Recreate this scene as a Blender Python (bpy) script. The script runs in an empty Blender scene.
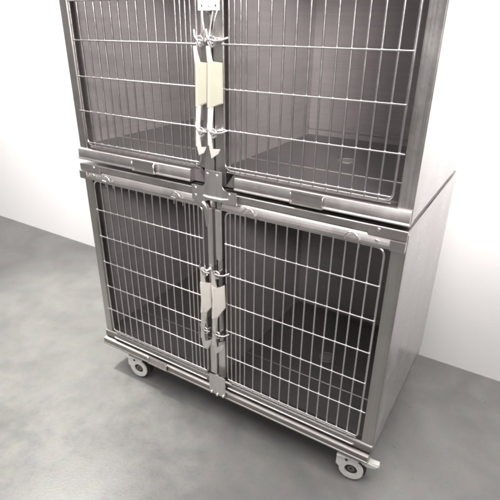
import bpy, bmesh, math, random
from mathutils import Vector, Matrix
random.seed(4)
S = bpy.context.scene
C = S.collection
PI = math.pi

# ------------------------------------------------------------------ materials
def new_mat(name):
    m = bpy.data.materials.new(name); m.use_nodes = True
    nt = m.node_tree; b = nt.nodes['Principled BSDF']
    return m, nt, b

def node(nt, t, **kw):
    n = nt.nodes.new(t)
    for k, v in kw.items(): setattr(n, k, v)
    return n

def steel(name, col, rough, brush=(4, 4, 260), streak=.16, bump=.04, smudge=.18, metallic=1.0, wave=.10):
    """stainless sheet: fine brushed grain stretched one way, wiped smudges in the gloss"""
    m, nt, b = new_mat(name)
    tc = node(nt, 'ShaderNodeTexCoord')
    mp = node(nt, 'ShaderNodeMapping'); mp.inputs['Scale'].default_value = brush
    nt.links.new(tc.outputs['Object'], mp.inputs['Vector'])
    n1 = node(nt, 'ShaderNodeTexNoise'); n1.inputs['Scale'].default_value = 1.0; n1.inputs['Detail'].default_value = 5
    nt.links.new(mp.outputs['Vector'], n1.inputs['Vector'])
    n2 = node(nt, 'ShaderNodeTexNoise'); n2.inputs['Scale'].default_value = 7.0; n2.inputs['Detail'].default_value = 6
    n2.inputs['Roughness'].default_value = .65
    nt.links.new(tc.outputs['Object'], n2.inputs['Vector'])
    a = node(nt, 'ShaderNodeMapRange'); a.inputs['To Min'].default_value = -streak/2; a.inputs['To Max'].default_value = streak/2
    nt.links.new(n1.outputs['Fac'], a.inputs['Value'])
    s = node(nt, 'ShaderNodeMapRange'); s.inputs['From Min'].default_value = .3; s.inputs['From Max'].default_value = .7
    s.inputs['To Min'].default_value = -smudge/2; s.inputs['To Max'].default_value = smudge/2
    nt.links.new(n2.outputs['Fac'], s.inputs['Value'])
    ad = node(nt, 'ShaderNodeMath', operation='ADD'); nt.links.new(a.outputs[0], ad.inputs[0]); nt.links.new(s.outputs[0], ad.inputs[1])
    ad2 = node(nt, 'ShaderNodeMath', operation='ADD'); ad2.inputs[1].default_value = rough
    nt.links.new(ad.outputs[0], ad2.inputs[0]); nt.links.new(ad2.outputs[0], b.inputs['Roughness'])
    mx = node(nt, 'ShaderNodeMix', data_type='RGBA')
    mx.inputs['A'].default_value = (*[c*.82 for c in col], 1); mx.inputs['B'].default_value = (*[min(1, c*1.1) for c in col], 1)
    av = node(nt, 'ShaderNodeMath', operation='ADD'); nt.links.new(n1.outputs['Fac'], av.inputs[0]); nt.links.new(n2.outputs['Fac'], av.inputs[1])
    av2 = node(nt, 'ShaderNodeMapRange'); av2.inputs['From Min'].default_value = .58; av2.inputs['From Max'].default_value = 1.42
    nt.links.new(av.outputs[0], av2.inputs['Value'])
    nt.links.new(av2.outputs[0], mx.inputs['Factor']); nt.links.new(mx.outputs['Result'], b.inputs['Base Color'])
    b.inputs['Metallic'].default_value = metallic
    bp = node(nt, 'ShaderNodeBump'); bp.inputs['Strength'].default_value = bump; bp.inputs['Distance'].default_value = .002
    nt.links.new(n1.outputs['Fac'], bp.inputs['Height'])
    b2 = node(nt, 'ShaderNodeBump'); b2.inputs['Strength'].default_value = wave; b2.inputs['Distance'].default_value = .012
    nt.links.new(n2.outputs['Fac'], b2.inputs['Height']); nt.links.new(bp.outputs[0], b2.inputs['Normal'])
    nt.links.new(b2.outputs[0], b.inputs['Normal'])
    return m

def dull(name, col, rough, scale=30, var=.15, bump=.1, metallic=0.0, dist=.002):
    m, nt, b = new_mat(name)
    tc = node(nt, 'ShaderNodeTexCoord')
    n = node(nt, 'ShaderNodeTexNoise'); n.inputs['Scale'].default_value = scale; n.inputs['Detail'].default_value = 5
    nt.links.new(tc.outputs['Object'], n.inputs['Vector'])
    mx = node(nt, 'ShaderNodeMix', data_type='RGBA')
    mx.inputs['A'].default_value = (*[c*(1-var) for c in col], 1); mx.inputs['B'].default_value = (*[min(1, c*(1+var)) for c in col], 1)
    nt.links.new(n.outputs['Fac'], mx.inputs['Factor']); nt.links.new(mx.outputs['Result'], b.inputs['Base Color'])
    b.inputs['Roughness'].default_value = rough; b.inputs['Metallic'].default_value = metallic
    bp = node(nt, 'ShaderNodeBump'); bp.inputs['Strength'].default_value = bump; bp.inputs['Distance'].default_value = dist
    nt.links.new(n.outputs['Fac'], bp.inputs['Height']); nt.links.new(bp.outputs[0], b.inputs['Normal'])
    return m

M_RAIL = steel('brushed_steel_rail', (.56, .53, .51), .37, brush=(4, 260, 260))
M_POST = steel('brushed_steel_post', (.56, .54, .52), .34, brush=(260, 260, 4))
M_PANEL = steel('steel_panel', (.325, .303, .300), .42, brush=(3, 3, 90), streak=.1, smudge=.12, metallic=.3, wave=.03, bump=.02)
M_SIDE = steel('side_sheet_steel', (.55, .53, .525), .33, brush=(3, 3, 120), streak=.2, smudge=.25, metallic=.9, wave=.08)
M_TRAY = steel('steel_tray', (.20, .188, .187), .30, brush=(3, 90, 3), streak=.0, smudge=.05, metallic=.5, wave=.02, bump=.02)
M_WIRE = steel('polished_wire', (.76, .735, .73), .22, brush=(60, 60, 60), streak=.1, bump=.02, smudge=.1)
M_PLATE = steel('bright_plate', (.80, .775, .76), .33, brush=(90, 90, 6))
M_BASE = steel('base_frame_steel', (.36, .338, .322), .46, brush=(4, 200, 200))
M_RIVET = steel('rivet_steel', (.85, .84, .83), .18, brush=(50, 50, 50))
M_CREAM = dull('cream_enamel', (.35, .343, .272), .40, 40, .08, .10)
M_IVORY = dull('worn_ivory_enamel', (.66, .63, .575), .42, 40, .10, .08)
M_STRAP = dull('worn_light_strap', (.62, .60, .56), .34, 55, .22, .12, metallic=.35)
M_WHITE = dull('white_enamel', (.86, .86, .84), .4, 40, .04, .05)
M_CASTER = dull('light_grey_nylon', (.66, .65, .62), .5, 60, .12, .15)
M_TYRE = dull('dark_rubber', (.035, .033, .032), .6, 60, .3, .2)
M_WALL = dull('painted_wall', (.90, .895, .885), .7, 9, .02, .15)

def floor_mat():
    m, nt, b = new_mat('polished_concrete')
    tc = node(nt, 'ShaderNodeTexCoord')
    n1 = node(nt, 'ShaderNodeTexNoise'); n1.inputs['Scale'].default_value = 5.5; n1.inputs['Detail'].default_value = 3; n1.inputs['Roughness'].default_value = .5
    n1.inputs['Distortion'].default_value = .4
    n2 = node(nt, 'ShaderNodeTexNoise'); n2.inputs['Scale'].default_value = 160; n2.inputs['Detail'].default_value = 4
    n3 = node(nt, 'ShaderNodeTexNoise'); n3.inputs['Scale'].default_value = 22; n3.inputs['Detail'].default_value = 7; n3.inputs['Roughness'].default_value = .7
    for n in (n1, n2, n3): nt.links.new(tc.outputs['Object'], n.inputs['Vector'])
    r = node(nt, 'ShaderNodeValToRGB')
    r.color_ramp.elements[0].position = .32; r.color_ramp.elements[0].color = (.152, .148, .136, 1)
    r.color_ramp.elements[1].position = .68; r.color_ramp.elements[1].color = (.196, .191, .175, 1)
    nt.links.new(n1.outputs['Fac'], r.inputs['Fac'])
    mx = node(nt, 'ShaderNodeMix', data_type='RGBA', blend_type='OVERLAY'); mx.inputs['Factor'].default_value = .22
    nt.links.new(r.outputs['Color'], mx.inputs['A']); nt.links.new(n3.outputs['Color'], mx.inputs['B'])
    h = node(nt, 'ShaderNodeHueSaturation'); h.inputs['Saturation'].default_value = .55
    nt.links.new(mx.outputs['Result'], h.inputs['Color'])
    gr = node(nt, 'ShaderNodeMapRange'); gr.inputs['From Min'].default_value = .62; gr.inputs['From Max'].default_value = .78
    gr.inputs['To Max'].default_value = .45
    nt.links.new(n2.outputs['Fac'], gr.inputs['Value'])
    gm = node(nt, 'ShaderNodeMix', data_type='RGBA'); gm.inputs['B'].default_value = (.07, .066, .06, 1)
    nt.links.new(gr.outputs[0], gm.inputs['Factor']); nt.links.new(h.outputs['Color'], gm.inputs['A'])
    nt.links.new(gm.outputs['Result'], b.inputs['Base Color'])
    ro = node(nt, 'ShaderNodeMapRange'); ro.inputs['From Min'].default_value = .3; ro.inputs['From Max'].default_value = .7
    ro.inputs['To Min'].default_value = .26; ro.inputs['To Max'].default_value = .44
    nt.links.new(n3.outputs['Fac'], ro.inputs['Value']); nt.links.new(ro.outputs[0], b.inputs['Roughness'])
    b.inputs['Specular IOR Level'].default_value = .6
    bp = node(nt, 'ShaderNodeBump'); bp.inputs['Strength'].default_value = .12; bp.inputs['Distance'].default_value = .002
    nt.links.new(n2.outputs['Fac'], bp.inputs['Height']); nt.links.new(bp.outputs[0], b.inputs['Normal'])
    return m
M_FLOOR = floor_mat()

# ------------------------------------------------------------------ mesh helpers
def box(bm, x0, x1, y0, y1, z0, z1, bev=0.0):
    b2 = bmesh.new()
    bmesh.ops.create_cube(b2, size=1)
    for v in b2.verts:
        v.co = Vector(((x0+x1)/2+v.co.x*(x1-x0), (y0+y1)/2+v.co.y*(y1-y0), (z0+z1)/2+v.co.z*(z1-z0)))
    if bev > 0:
        bmesh.ops.bevel(b2, geom=b2.edges[:], offset=bev, segments=2, affect='EDGES')
    merge(bm, b2)

def merge(bm, b2):
    me = bpy.data.meshes.new('t'); b2.to_mesh(me); b2.free(); bm.from_mesh(me); bpy.data.meshes.remove(me)

def tube(bm, pts, r, n=8, closed=False):
    """round wire through the given points"""
    pts = [Vector(p) for p in pts]; N = len(pts); rings = []
    up = None
    for i, p in enumerate(pts):
        a = pts[(i-1) % N] if (closed or i > 0) else p
        b = pts[(i+1) % N] if (closed or i < N-1) else p
        t = (b-a).normalized()
        if up is None:
            up = Vector((0, 1, 0)) if abs(t.y) < .9 else Vector((1, 0, 0))
        s = t.cross(up)
        if s.length < 1e-4: s = t.orthogonal()
        s.normalize(); up = s.cross(t).normalized()
        rr = r
        rings.append([bm.verts.new(p+(s*math.cos(2*PI*k/n)+up*math.sin(2*PI*k/n))*rr) for k in range(n)])
    for i in range(N if closed else N-1):
        A, B = rings[i], rings[(i+1) % N]
        for k in range(n):
            f = bm.faces.new((A[k], A[(k+1) % n], B[(k+1) % n], B[k])); f.smooth = True
    if not closed:
        for R_ in (rings[0], rings[-1]):
            try: bm.faces.new(R_)
            except ValueError: pass

def arc(cx, cz, r, a0, a1, y=0, n=8):
    return [(cx+r*math.cos(a0+(a1-a0)*i/n), y, cz+r*math.sin(a0+(a1-a0)*i/n)) for i in range(n+1)]

def prism(bm, pts, y0, y1, bev=0.0):
    """outline in (x, z), thickness in y"""
    b2 = bmesh.new()
    A = [b2.verts.new((x, y0, z)) for x, z in pts]; B = [b2.verts.new((x, y1, z)) for x, z in pts]
    f0 = b2.faces.new(A); f1 = b2.faces.new(B[::-1])
    for i in range(len(pts)):
        j = (i+1) % len(pts); b2.faces.new((A[i], B[i], B[j], A[j]))
    if bev > 0:
        es = list({e for e in list(f0.edges)+list(f1.edges)})
        bmesh.ops.bevel(b2, geom=es, offset=bev, segments=2, affect='EDGES')
    bmesh.ops.recalc_face_normals(b2, faces=b2.faces)
    merge(bm, b2)

def extrude_x(bm, prof, x0, x1, smooth_from=None):
    """profile in (y, z) swept along x, closed ends; smooth"""
    A = [bm.verts.new((x0, y, z)) for y, z in prof]; B = [bm.verts.new((x1, y, z)) for y, z in prof]
    n = len(prof)
    for i in range(n):
        j = (i+1) % n
        f = bm.faces.new((A[i], B[i], B[j], A[j])); f.smooth = smooth_from is not None and i < smooth_from
    bm.faces.new(A[::-1]); bm.faces.new(B)

def cyl(bm, c, axis, r, h, n=24, bev=0.0, hole=None):
    b2 = bmesh.new()
    if hole is None:
        bmesh.ops.create_cone(b2, cap_ends=True, segments=n, radius1=r, radius2=r, depth=h)
    else:
        o0 = [b2.verts.new((r*math.cos(2*PI*k/n), r*math.sin(2*PI*k/n), -h/2)) for k in range(n)]
        o1 = [b2.verts.new((v.co.x, v.co.y, h/2)) for v in o0]
        i0 = [b2.verts.new((hole*math.cos(2*PI*k/n), hole*math.sin(2*PI*k/n), -h/2)) for k in range(n)]
        i1 = [b2.verts.new((v.co.x, v.co.y, h/2)) for v in i0]
        for k in range(n):
            j = (k+1) % n
            b2.faces.new((o0[k], o0[j], o1[j], o1[k])); b2.faces.new((i0[j], i0[k], i1[k], i1[j]))
            b2.faces.new((o1[k], o1[j], i1[j], i1[k])); b2.faces.new((o0[j], o0[k], i0[k], i0[j]))
    if bev > 0:
        es = [e for e in b2.edges if len(e.link_faces) == 2 and e.calc_face_angle(0) > .8]
        bmesh.ops.bevel(b2, geom=es, offset=bev, segments=2, affect='EDGES')
    q = Vector((0, 0, 1)).rotation_difference(Vector(axis).normalized())
    bmesh.ops.transform(b2, matrix=Matrix.Translation(c) @ q.to_matrix().to_4x4(), verts=b2.verts)
    for f in b2.faces:
        f.smooth = abs(f.normal.dot(Vector(axis).normalized())) < .8
    merge(bm, b2)

def dome(bm, c, r, ax='y', flat=.5):
    b2 = bmesh.new(); bmesh.ops.create_uvsphere(b2, u_segments=14, v_segments=8, radius=r)
    for v in b2.verts: v.co.y *= flat
    for f in b2.faces: f.smooth = True
    bmesh.ops.translate(b2, vec=Vector(c), verts=b2.verts); merge(bm, b2)

def obj(name, bm, mat, parent=None, origin=None):
    """link as one mesh; geometry was drawn in world coordinates"""
    me = bpy.data.meshes.new(name); bmesh.ops.recalc_face_normals(bm, faces=bm.faces)
    for e in bm.edges:
        if len(e.link_faces) != 2 or e.calc_face_angle(0) > 1.0: e.smooth = False
    bm.to_mesh(me); bm.free(); me.materials.append(mat)
    o = bpy.data.objects.new(name, me); C.objects.link(o)
    w = Vector((0, 0, 0))
    if parent is not None:
        w = world_loc(parent); o.parent = parent
    if origin is not None:
        o.location = Vector(origin) - w; w = Vector(origin)
    me.transform(Matrix.Translation(-w))
    return o

def world_loc(o):
    v = Vector(o.location)
    while o.parent: o = o.parent; v += Vector(o.location)
    return v

def thing(name, loc, label, cat, group=None):
    o = bpy.data.objects.new(name, None); C.objects.link(o); o.location = loc; o.empty_display_size = .05
    o['label'] = label; o['category'] = cat
    if group: o['group'] = group
    return o

# ------------------------------------------------------------------ measures
NS, WS = .01631, .03206          # narrow and wide pitch of the upright wires
DW = 4*NS + 12*WS                # door width
FLOOR_Z = -.172
DEPTH = .60

# ------------------------------------------------------------------ setting
bm = bmesh.new()
bmesh.ops.create_grid(bm, x_segments=2, y_segments=2, size=7)
bmesh.ops.translate(bm, vec=(0, 0, FLOOR_Z), verts=bm.verts)
o = obj('floor', bm, M_FLOOR); o['kind'] = 'structure'
bm = bmesh.new(); box(bm, -6, 6, .72, .84, FLOOR_Z-.02, 3.2)
o = obj('wall', bm, M_WALL); o['kind'] = 'structure'

# latch outlines in (x, z): clockwise from the top of the narrow neck, broad grip, neck, splayed foot
LATCH = {
 (-1, True): [(-.0797, .4071), (-.0703, .4097), (-.0698, .3757), (-.0687, .3571), (-.0478, .3633), (-.0488, .2758), (-.0671, .2511), (-.0755, .1908), (-.0756, .1596), (-.0733, .1411), (-.0468, .1555), (-.0621, .1156), (-.0805, .1121), (-.087, .1515), (-.0851, .2409), (-.0808, .2942), (-.0824, .3474)],
 (1, True): [(-.0391, .4052), (-.0299, .4079), (-.0290, .3742), (-.0260, .3513), (.0018, .3700), (.0029, .2901), (-.0269, .2431), (-.0312, .1884), (-.0305, .1539), (-.0278, .1337), (-.0002, .1547), (-.0064, .1307), (-.0324, .1079), (-.0410, .1382), (-.0413, .2342), (-.0376, .3085), (-.0405, .3604)],
 (-1, False): [(-.0739, 1.0199), (-.0662, 1.0201), (-.0647, .9999), (-.0604, .9831), (-.0375, .9829), (-.0411, .8887), (-.0636, .8795), (-.0665, .8313), (-.0656, .7925), (-.0643, .7734), (-.0469, .7765), (-.0542, .7596), (-.0695, .7520), (-.0757, .7754), (-.0759, .8381), (-.0725, .8935), (-.0700, .9514)],
 (1, False): [(-.0346, 1.0209), (-.0268, 1.0211), (-.0254, 1.0013), (-.0224, .9858), (.0055, .9847), (.0044, .8901), (-.0242, .8804), (-.0274, .8279), (-.0285, .7969), (-.0264, .7733), (-.0026, .7758), (-.0086, .7632), (-.0284, .7484), (-.0369, .7830), (-.0381, .8420), (-.0355, .8964), (-.0320, .9534)],
}
# ------------------------------------------------------------------ cages
def cage(side, X0, Z0, cell, label, lower):
    """X0: latch edge of the door; side +1 opens to the right, -1 to the left"""
    H = 6*cell
    X = lambda d: X0 + side*d
    def sbox(bm, d0, d1, y0, y1, z0, z1, bev=0.0):
        a, b = sorted((X(d0), X(d1))); box(bm, a, b, y0, y1, z0, z1, bev)
    din, dout = -.0375, .495
    zb = Z0-.041 if lower else Z0-.0565
    zt = Z0+H+.055
    root = thing('animal_cage', ((X(din)+X(dout))/2, 0, zb), label, 'cage', 'steel animal cages in the two by two bank')
    t = .003
    # sheet shell
    for d0, d1 in ((din, din+t), (dout-t, dout)):
        bm = bmesh.new(); sbox(bm, d0, d1, .030, DEPTH, zb+.004, zt-.004)
        # pressed rib along the sheet so that it does not read as a flat card
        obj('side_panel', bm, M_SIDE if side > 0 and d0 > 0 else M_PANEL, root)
    bm = bmesh.new(); sbox(bm, din+t, dout-t, DEPTH-.004, DEPTH, zb+.004, zt-.004)
    sbox(bm, din+t+.002, dout-t-.002, DEPTH-.010, DEPTH-.0042, Z0+.008, Z0+.022, .002)
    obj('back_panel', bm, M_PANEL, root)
    bm = bmesh.new(); sbox(bm, din+t, dout-t, .012, DEPTH-.004, zt-.010, zt-.006)
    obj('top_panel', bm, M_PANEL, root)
    # floor tray with a raised seam and a pressed drain
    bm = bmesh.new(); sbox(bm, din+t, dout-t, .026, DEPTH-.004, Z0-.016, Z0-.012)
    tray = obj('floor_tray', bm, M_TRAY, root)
    bm = bmesh.new(); tube(bm, [(X(din+.006), .172, Z0-.0115), (X(dout-.006), .172, Z0-.0115)], .0016)
    obj('seam', bm, M_RAIL, tray)
    bm = bmesh.new()
    c = (X(.228), .302)
    tube(bm, [(c[0]+.026*math.cos(a*PI/12), c[1]+.026*math.sin(a*PI/12), Z0-.0112) for a in range(24)], .002, closed=True)
    cyl(bm, (c[0], c[1], Z0-.0118), (0, 0, 1), .019, .002)
    obj('drain', bm, M_PANEL, tray)
    # front posts
    pz0, pz1 = zb+.002, zt-.0555
    bm = bmesh.new(); sbox(bm, din, -.0205 if lower else -.0045, .009, .030, pz0, pz1+.052, .0015)
    obj('front_post', bm, M_POST, root)
    bm = bmesh.new(); sbox(bm, DW+.0125, dout+.002, .002, .030, pz0, pz1+.046, .003)
    obj('front_post', bm, M_POST, root)
    # top rail: rolled lip, groove, flat face
    z = Z0+H
    prof = [(.006, z+.003), (-.004, z+.0025), (-.0095, z+.0035), (-.0125, z+.006), (-.0135, z+.0095), (-.0120, z+.0145), (-.0095, z+.020), (-.0062, z+.026), (-.0030, z+.031)]
    prof += [(.0005, z+.0335), (-.0045, z+.0345), (-.0055, z+.036), (-.0055, z+.0525), (-.004, z+.0545), (.022, z+.0545), (.022, z+.003)]
    bm = bmesh.new()
    a, b = sorted((X(-.006), X(dout+.001)))
    extrude_x(bm, prof, a, b, 9)
    rail = obj('top_rail', bm, M_RAIL, root)
    # rounded turn of the lip down to the post at the latch corner
    if side < 0:
        bm = bmesh.new()
        pts = [(X(d), y_, zz) for d, y_, zz in [(.020, -.003, z+.0165), (.008, -.003, z+.0160), (-.001, -.002, z+.0125), (-.008, 0, z+.006), (-.0125, .001, z-.004), (-.0145, .003, z-.018), (-.0150, .005, z-.040), (-.0150, .008, z-.060)]]
        tube(bm, pts, .0095, 14)
        obj('lip_corner', bm, M_RAIL, rail)
    # corner plate on the hinge end with two rivets
    bm = bmesh.new(); sbox(bm, .405, dout+.0015, -.0085, -.0058, z+.030, z+.0535, .0008); sbox(bm, .462, dout+.0016, -.0155, -.0125, z+.004, z+.0302, .001)
    cp = obj('corner_plate', bm, M_RAIL, rail)
    for zz, yy in ((z+.047, -.0085), (z+.0215, -.0132)):
        bm = bmesh.new(); dome(bm, (X(.431), yy, zz), .0045); obj('rivet', bm, M_RIVET, cp)
    # bottom rail
    if lower:
        prof = [(.003, Z0-.013), (-.002, Z0-.015), (-.004, Z0-.019), (-.004, Z0-.036), (-.001, Z0-.0405), (.030, Z0-.0405), (.030, Z0-.013)]
    else:
        prof = [(.008, Z0-.0165), (-.003, Z0-.0175), (-.0065, Z0-.0205), (-.0080, Z0-.046), (-.0105, Z0-.050), (-.0095, Z0-.0530), (-.004, Z0-.0545), (.030, Z0-.0545), (.030, Z0-.0165)]
    e0 = din if lower else .034
    bm = bmesh.new(); a, b = sorted((X(e0), X(dout+.001))); extrude_x(bm, prof, a, b, 3)
    brail = obj('bottom_rail', bm, M_BASE if lower else M_RAIL, root)
    if not lower:   # rail end turns back in a curve beside the post
        bm = bmesh.new()
        pts = [(-.006, Z0-.054), (.0335, Z0-.054), (.0335, Z0-.018), (.018, Z0-.018)]
        pr = [(X(d), zz) for d, zz in pts]
        prism(bm, pr, .012, .028); obj('end_gusset', bm, M_TRAY, brail)
    # card holder: folded strip with two wire ears
    h0, h1 = .200, .286
    zc = (Z0-.0375 if side > 0 else Z0-.0365) if not lower else Z0-.047
    if side < 0: h0, h1 = (.162, .247) if not lower else (.170, .256)
    else: h0, h1 = .206, .291
    if lower and side > 0: h0 = None
    bm = bmesh.new()
    yy = -.012 if not lower else -.0205
    hh = .0135 if not lower else .012
    if h0 is None: bm.free()
    else:
        sbox(bm, h0, h1, yy-.005, yy+.002, zc+hh-.001, zc+hh+.005, .0015)
        sbox(bm, h0+.002, h1-.002, yy-.0025, yy-.001, zc-hh, zc+hh-.0015)
        sbox(bm, h0, h1, yy-.005, yy+.002, zc-hh-.0025, zc-hh, .001)
        ch = obj('card_holder', bm, M_RAIL, root)
        for d in (h0, h1):
            bm = bmesh.new(); tube(bm, [(X(d), yy+.004, zc+hh+.002), (X(d), yy-.006, zc+hh), (X(d), yy-.007, zc), (X(d), yy-.006, zc-hh), (X(d), yy+.004, zc-hh-.002)], .0014)
            obj('wire_end', bm, M_WIRE, ch)
    # ---- door: rounded rod frame, five cross rods, 17 upright rods
    bm = bmesh.new()
    rF, rV, rH, rc = .0032, .0026, .0021, .020
    f = [(0+rc, H), (DW-rc, H)]
    pts = []
    def cor(cx, cz, a0, a1):
        return [(X(cx+rc*math.cos(a0+(a1-a0)*i/6)), 0, Z0+cz+rc*math.sin(a0+(a1-a0)*i/6)) for i in range(7)]
    pts += cor(rc, H-rc, PI, PI/2) + cor(DW-rc, H-rc, PI/2, 0) + cor(DW-rc, rc-.004, 0, -PI/2) + cor(rc, rc-.004, -PI/2, -PI)
    tube(bm, pts, rF, 10, closed=True)
    ds = [i*NS for i in range(5)] + [4*NS+i*WS for i in range(1, 13)]
    jit = lambda s: random.uniform(-s, s)
    for d in ds[1:-1]:
        b_ = jit(.0013)
        tube(bm, [(X(d+jit(.0005)), -.0005, Z0-.009), (X(d+b_*.7), -.0002+jit(.0006), Z0+H*.33), (X(d+b_), -.0002+jit(.0006), Z0+H*.66), (X(d+jit(.0005)), 0, Z0+H+.001)], rV, 8)
    for k in range(1, 6):
        zz = Z0+k*cell+jit(.001)
        ext = .012 if k == 1 else 0
        tube(bm, [(X(-.001), -.0042, zz), (X(DW*.4), -.0044, zz+jit(.0008)), (X(DW+.001+ext), -.0042, zz+jit(.001))], rH, 8)
    for zz, y in ((Z0+.0065, -.0042), (Z0-.0105, .0042)):
        tube(bm, [(X(.004), y, zz), (X(DW-.004), y, zz)], rH, 8)
    door = obj('door', bm, M_WIRE, root)
    for d in (.085, .372):
        bm = bmesh.new()
        tube(bm, [(X(d-.0165), -.0045, Z0+H-.012), (X(d-.0165), -.0045, Z0+H+.003)] + arc(X(d), Z0+H+.013, .0165, PI, 0, -.0165, 12) + [(X(d+.0165), -.0045, Z0+H+.003), (X(d+.0165), -.0045, Z0+H-.012)], .0019)
        obj('wire_loop', bm, M_WIRE, door)
    # bottom ledge rod below the lower doors
    if lower:
        bm = bmesh.new(); tube(bm, [(X(.004), -.006, Z0-.030), (X(DW-.012), -.006, Z0-.030), (X(DW-.004), -.006, Z0-.026)], .0026)
        obj('ledge_rod', bm, M_WIRE, brail)
    # ---- latch: bent strap with a broad grip, hooks and cross pins (drawn at its place in x)
    pl = LATCH[(side, lower)]
    mat = M_IVORY if lower else M_CREAM
    rings = ([(-.0765, .400), (-.0825, .186)] if side < 0 else [(-.031, .404), (-.0345, .186)]) if lower else ([(-.0650, 1.036), (-.0705, .819)] if side < 0 else [(-.0285, 1.037), (-.0325, .820)])
    bm = bmesh.new(); prism(bm, pl, -.0210, -.0180, .0009)
    x_l = min(p[0] for p in pl)
    for v in bm.verts:      # the grip leans back from its folded ridge and bows a little along its length
        v.co.y += (v.co.x-x_l)*.12 - .0035*math.sin((v.co.z-pl[0][1])*14)
    tube(bm, [(pl[i][0]+.001, -.0185-.0035*math.sin((pl[i][1]-pl[0][1])*14), pl[i][1]) for i in (0, -1, -2, -3, -4)], .0042, 12)
    latch = obj('latch', bm, M_STRAP, root)
    zg = pl[6][1]; f_ = (zg-pl[14][1])/(pl[15][1]-pl[14][1])
    gl = (pl[14][0]+(pl[15][0]-pl[14][0])*f_, zg-.002)
    gp = [pl[16], (pl[16][0]+.0015, pl[3][1]+.001), pl[3], pl[4], pl[5], pl[6], gl, pl[15]]
    bm = bmesh.new(); prism(bm, gp, -.0240, -.0176, .0022)
    for v in bm.verts: v.co.y += (v.co.x-x_l)*.12 - .0035*math.sin((v.co.z-pl[0][1])*14)
    tube(bm, [(gx+.001, -.0215-.0035*math.sin((gz-pl[0][1])*14), gz) for gx, gz in (gl, pl[15], pl[16], gp[1])], .0043, 12)
    obj('grip', bm, mat, latch)
    for q_, (xr, zz) in enumerate(rings):
        bm = bmesh.new()
        tube(bm, arc(xr+.006, zz-.006, .0115, 0, 2*PI*11/12, -.0155, 16), .0026)
        tube(bm, [(xr-.008, -.019, zz+.020), (xr-.006, -.020, zz+.006), (xr+.002, -.019, zz-.004), (xr+.004, -.015, zz-.020)], .0029, 10)
        if side > 0: pin = [(xr+.002, -.020, zz-.002), (xr+.016, -.0185, zz-.005), (xr+.032, -.014, zz-.003), (xr+.044, -.004, zz+.003)]
        else: pin = [(xr-.012, -.006, zz+.002), (xr-.004, -.018, zz), (xr+.012, -.019, zz-.004), (xr+.024, -.014, zz-.005)]
        tube(bm, pin, .0024, 10)
        obj('hook', bm, M_WIRE, latch)
        bm = bmesh.new(); cyl(bm, (xr+.010, -.0035, zz-.004), (0, 1, 0), .0075, .025, 18, .0012); obj('pivot', bm, M_PLATE, latch)
    # strap guide beside the post
    if lower:
        bm = bmesh.new()
        x0, x1, z0 = (-.0655, -.0475, .305) if side < 0 else (-.0375, -.0155, .437)
        pts = [(x0, Z0+.598), (x0, z0+.010), (x0+.003, z0+.002), ((x0+x1)/2, z0-.002), (x1-.003, z0+.002), (x1, z0+.010), (x1, Z0+.598)]
        prism(bm, pts, -.0015, .0085, .003); obj('latch_guide', bm, M_PLATE, root)
        bm = bmesh.new()
        x0, x1 = (-.0715, -.0455) if side < 0 else (-.0375, -.0115)
        prism(bm, [(x0, .0), (x0, .135), (x1, .150), (x1, .0)], .003, .0088, .001)
        obj('foot_strap', bm, M_PLATE, root)
    else:
        bm = bmesh.new()
        if side > 0:
            prism(bm, [(-.046, Z0+.50), (-.046, Z0+.385), (-.040, Z0+.372), (-.034, Z0+.385), (-.034, Z0+.50)], -.012, -.006, .001)
            tube(bm, [(-.055, -.01, Z0+.375), (-.052, -.013, Z0+.330), (-.062, -.013, Z0+.318)], .002)
            tube(bm, [(-.022, -.01, Z0+.375), (-.030, -.013, Z0+.330), (-.034, -.013, Z0+.315)], .002)
            obj('keeper', bm, M_PLATE, root)
        else: bm.free()
    return root

UZ, UC = .7208, .10139
LX = -.0799
cage(1, 0.0, 0.0, .1, 'lower right steel wire-front cage, whose hinge end stands above the front caster with brake pedal', True)
cage(-1, LX, 0.0, .1, 'lower left steel wire-front cage above the far caster, with worn ivory latch', True)
cage(1, 0.0, UZ, UC, 'upper right steel wire-front cage with light grey interior and cream latch grip beside the post', False)
cage(-1, LX, UZ, UC, 'upper left steel wire-front cage, resting on the lower left cage at the far end', False)

# ------------------------------------------------------------------ plates that join the four cages
def fil(cx, cz, r, a0, a1, n=5): return [(cx+r*math.cos(a0+(a1-a0)*i/n), cz+r*math.sin(a0+(a1-a0)*i/n)) for i in range(n+1)]
t = thing('joining_plate', (-.038, -.012, .62), 'T-shaped riveted steel joining plate at the crossing of the four cages', 'plate')
pl = [(-.066, .709), (-.066, .672)] + fil(-.078, .672, .012, 0, -PI/2) + [(-.113, .660), (-.113, .616), (-.066, .618), (-.056, .624), (-.012, .624), (.000, .622), (.037, .624), (.037, .658)] + fil(.004, .672, .014, -PI/2, -PI) + [(-.010, .709)]
pl = [(x+.011, z+.006) for x, z in pl]
bm = bmesh.new(); prism(bm, pl, -.0185, -.0155, .0007); obj('plate', bm, M_PLATE, t)
for x, z in ((-.057, .698), (-.026, .697), (-.099, .652), (-.100, .630), (.014, .651)):
    bm = bmesh.new(); dome(bm, (x+.011, -.0188, z+.006), .0042); obj('rivet', bm, M_RIVET, t)
bm = bmesh.new(); tube(bm, [(-.060, -.020, .640), (-.045, -.022, .638), (.002, -.022, .639), (.023, -.020, .643)], .0026); obj('cross_rod', bm, M_WIRE, t)

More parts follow.
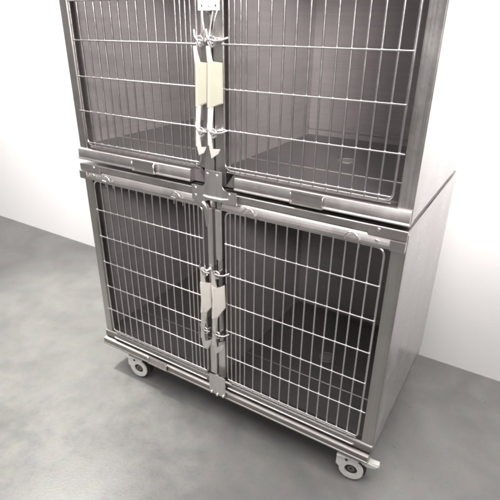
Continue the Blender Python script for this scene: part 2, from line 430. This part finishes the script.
t = thing('joining_plate', (-.041, -.008, -.08), 'small steel plate bolted across the foot of the middle posts, above the base frame', 'plate')
bm = bmesh.new(); prism(bm, [(x_+.014, z_*.86+.014) for x_, z_ in [(-.0735, .006), (-.0735, -.074), (-.066, -.084), (-.016, -.084), (-.009, -.074), (-.009, .006), (-.036, .008), (-.037, .012), (-.046, .012), (-.047, .008)]], -.0245, -.0218, .0007)
obj('plate', bm, M_PLATE, t)
for x, z in ((-.063, -.081), (-.040, -.084), (-.016, -.080)):
    bm = bmesh.new(); cyl(bm, (x+.014, -.0265, z*.86+.016), (0, 1, 0), .0052, .006, 6, .001); obj('bolt', bm, M_RIVET, t)

t = thing('perforated_plate', (-.038, -.010, 1.094), 'white perforated plate high on the middle posts, above the cream latches', 'plate')
bm = bmesh.new(); x0, x1, z0, z1 = -.0620, -.0020, 1.0975, 1.1525
# plate with punched holes: grid of cells, each hole cell a ring of faces
def punched(bm, x0, x1, z0, z1, y, nx, nz, r):
    dx, dz = (x1-x0)/nx, (z1-z0)/nz
    for i in range(nx):
        for j in range(nz):
            cx, cz = x0+dx*(i+.5), z0+dz*(j+.5)
            N = 16; sq = []
            for k in range(N):
                a = 2*PI*k/N+PI/4; c_, s_ = math.cos(a), math.sin(a); m_ = max(abs(c_), abs(s_))
                sq.append(bm.verts.new((cx+c_/m_*dx/2, y, cz+s_/m_*dz/2)))
            ci = [bm.verts.new((cx+r*math.cos(2*PI*k/N+PI/4), y, cz+r*math.sin(2*PI*k/N+PI/4))) for k in range(N)]
            for k in range(N):
                bm.faces.new((sq[k], sq[(k+1) % N], ci[(k+1) % N], ci[k]))
    bmesh.ops.remove_doubles(bm, verts=bm.verts, dist=1e-5)
    r_ = bmesh.ops.extrude_face_region(bm, geom=bm.faces[:])
    bmesh.ops.translate(bm, vec=(0, .003, 0), verts=[v for v in r_['geom'] if isinstance(v, bmesh.types.BMVert)])
punched(bm, x0, x1, z0, z1, -.0135, 3, 3, .0036)
obj('plate', bm, M_WHITE, t)
for x in (-.052, -.008):
    bm = bmesh.new(); tube(bm, [(x, -.010, 1.100), (x+(.004 if x < -.03 else -.004), -.016, 1.080), (x+(.010 if x < -.03 else -.010), -.018, 1.050), (x+(.006 if x < -.03 else -.016), -.018, 1.030)], .0018)
    obj('hanger_wire', bm, M_WIRE, t)

# ------------------------------------------------------------------ wheeled base
base = thing('wheeled_base', (-.04, .3, FLOOR_Z), 'low steel base frame on casters carrying the bank of cages', 'base')
XL, XR = LX-.497, .492
def frame_rail(y0, y1, front):
    bm = bmesh.new()
    if front:
        prof = [(-.006, -.0425), (-.0150, -.0440), (-.0175, -.0475), (-.0175, -.0600), (-.0200, -.0620), (-.0200, -.0655), (-.016, -.0680), (-.002, -.0680), (.000, -.080), (.028, -.080), (.028, -.0425)]
        extrude_x(bm, prof, XL, XR, 3)
    else: box(bm, XL+.03, XR-.03, y0, y1, -.080, -.0425, .003)
    return bm
obj('front_rail', frame_rail(0, 0, True), M_BASE, base)
obj('back_rail', frame_rail(.56, .597, False), M_BASE, base)
for x0, x1 in ((XL, XL+.030), (XR-.030, XR)):
    bm = bmesh.new(); box(bm, x0, x1, .0285, .597, -.080, -.0425, .003); obj('side_rail', bm, M_BASE, base)

def caster(x, y, ang, pedal=True):
    """fork plate with a round end, tyre and pale hub; ang turns the wheel about the upright"""
    top, wz, R = -.0805, -.128, .0435
    a = math.radians(ang)
    bm = bmesh.new()
    def oriented(build):
        b2 = bmesh.new(); build(b2)
        bmesh.ops.transform(b2, matrix=Matrix.Translation((x, y, 0)) @ Matrix.Rotation(a, 4, 'Z'), verts=b2.verts)
        return b2
    def fork(b):
        box(b, -.034, .034, -.028, .028, top-.004, top, .001)
        for s in (-1, 1):
            out = [(-.034, top-.0045), (.026, top-.0045), (.031, wz+.018)]
            out += [(.012+.031*math.cos(t_), wz+.031*math.sin(t_)) for t_ in [math.radians(d) for d in range(10, -171, -20)]]
            out += [(-.021, wz+.016)]
            yy = s*.0205
            # ring end: outline with a round opening over the axle
            N = 36; cx, cz = .012, wz
            outer = []
            for k in range(N):
                t_ = 2*PI*k/N; dx, dz = math.cos(t_), math.sin(t_)
                r = .0365
                if dz > .15:      # reach up to the top plate
                    rt = (top-.0045-cz)/dz
                    px = cx+dx*rt
                    if -.034 <= px <= .026: r = rt
                    else:
                        r = max(.0365, min(rt, ((.026-cx)/dx if dx > 0 else (-.034-cx)/dx)) if abs(dx) > .01 else .0365)
                outer.append((cx+dx*r, cz+dz*r))
            inner = [(cx+.0195*math.cos(2*PI*k/N), cz+.0195*math.sin(2*PI*k/N)) for k in range(N)]
            y0, y1 = yy-.0028, yy+.0028
            VO = [[b.verts.new((p[0], q_, p[1])) for p in outer] for q_ in (y0, y1)]
            VI = [[b.verts.new((p[0], q_, p[1])) for p in inner] for q_ in (y0, y1)]
            for k in range(N):
                j = (k+1) % N
                b.faces.new((VO[0][k], VO[0][j], VI[0][j], VI[0][k])); b.faces.new((VO[1][j], VO[1][k], VI[1][k], VI[1][j]))
                b.faces.new((VO[0][j], VO[0][k], VO[1][k], VO[1][j])); b.faces.new((VI[0][k], VI[0][j], VI[1][j], VI[1][k]))
    root = obj('caster', oriented(fork), M_CASTER, base, (x, y, top))
    def wheel(b): cyl(b, (.012, 0, wz), (0, 1, 0), R, .033, 40, .006)
    obj('wheel', oriented(wheel), M_TYRE, root)
    for s_ in (-1, 1):
        def hub(b): cyl(b, (.012, s_*.0175, wz), (0, 1, 0), .0105, .005, 24, .0015, .005)
        obj('hub', oriented(hub), M_TRAY, root)
    def bolt(b): cyl(b, (-.004, -.0245, top-.012), (0, 1, 0), .0045, .004, 6, .0008)
    obj('bolt', oriented(bolt), M_TYRE, root)
    if pedal:
        def ped(b):
            prism(b, [(.030, wz+.024), (.056, wz+.014), (.078, wz+.018), (.090, wz+.028), (.088, wz+.036), (.072, wz+.036), (.052, wz+.032), (.030, wz+.036)], -.012, .012, .004)
        obj('brake_pedal', oriented(ped), M_CASTER, root)
caster(.432, .012, 8)
caster(-.425, .012, 8, False)
caster(.432, .560, 40, False)
caster(-.500, .560, -25, False)

# ------------------------------------------------------------------ camera (solved from the wire grid)
cam = bpy.data.cameras.new('camera'); co = bpy.data.objects.new('camera', cam); C.objects.link(co)
R = [[0.8510273, 0.5250310, 0.0097410], [0.2338139, -0.3622507, -0.9022780], [-0.4701952, 0.7701408, -0.4310448]]
r, d, f = (Vector(v) for v in R)
co.matrix_world = Matrix(((r.x, -d.x, -f.x, .693953), (r.y, -d.y, -f.y, -1.004346), (r.z, -d.z, -f.z, 1.063190), (0, 0, 0, 1)))
cam.sensor_width = 36; cam.lens = 466.9455/500*36; cam.clip_start = .02; cam.clip_end = 100
cam.dof.use_dof = False
S.camera = co

# ------------------------------------------------------------------ light
w = bpy.data.worlds.new('World'); S.world = w; w.use_nodes = True
nt = w.node_tree; bg = nt.nodes['Background']
tc = node(nt, 'ShaderNodeTexCoord'); sp = node(nt, 'ShaderNodeSeparateXYZ'); nt.links.new(tc.outputs['Generated'], sp.inputs[0])
rp = node(nt, 'ShaderNodeValToRGB'); e = rp.color_ramp.elements
e[0].position = .40; e[0].color = (.22, .215, .21, 1)
e[1].position = .95; e[1].color = (1.15, 1.12, 1.12, 1)
x = e.new(.62); x.color = (.50, .485, .485, 1)
mr = node(nt, 'ShaderNodeMapRange'); mr.inputs['From Min'].default_value = -1; mr.inputs['From Max'].default_value = 1
nt.links.new(sp.outputs['Z'], mr.inputs['Value']); nt.links.new(mr.outputs[0], rp.inputs['Fac']); nt.links.new(rp.outputs['Color'], bg.inputs['Color'])
bg.inputs['Strength'].default_value = .9

def area(name, loc, target, sx, sy, power, col=(1, 1, 1)):
    l = bpy.data.lights.new(name, 'AREA'); l.shape = 'RECTANGLE'; l.size = sx; l.size_y = sy; l.energy = power; l.color = col
    o = bpy.data.objects.new(name, l); C.objects.link(o); o.location = loc
    o.rotation_euler = (Vector(target)-Vector(loc)).to_track_quat('-Z', 'Y').to_euler()
    return l
area('overhead_light', (.2, -1.2, 2.7), (.1, -.2, .3), 3.2, 1.0, 40, (1, .965, .97))
area('overhead_light', (1.5, .0, 2.6), (1.3, .5, .3), .9, .5, 38, (1, .98, .96))  # unseen area lamp added to whiten the wall on the right
area('front_fill', (1.8, -2.0, 2.15), (-.1, .4, 1.32), 2.2, .8, 36, (1, .95, .95)).spread = math.radians(42)  # front fill with no real source, added to lift the upper cage interiors
area('overhead_light', (-1.7, -.5, 2.7), (-1.5, .7, .9), .9, .5, 30, (1, .985, .96))  # added wash aimed at the back wall left of the cages
sl = bpy.data.lights.new('spot_lamp', 'SPOT'); sl.energy = 400; sl.spot_size = math.radians(46); sl.spot_blend = .95; sl.shadow_soft_size = .14; sl.color = (1, .98, .93)
so = bpy.data.objects.new('spot_lamp', sl); C.objects.link(so); so.location = (-1.5, .1, 2.3)
so.rotation_euler = (Vector((-.80, .0, FLOOR_Z))-Vector(so.location)).to_track_quat('-Z', 'Y').to_euler()

S.view_settings.view_transform = 'Standard'; S.view_settings.look = 'None'; S.view_settings.exposure = -.06; S.view_settings.gamma = 1
S.render.resolution_x = S.render.resolution_y = 1024
S.render.engine = 'CYCLES'; S.cycles.max_bounces = 8; S.cycles.filter_width = 2.4
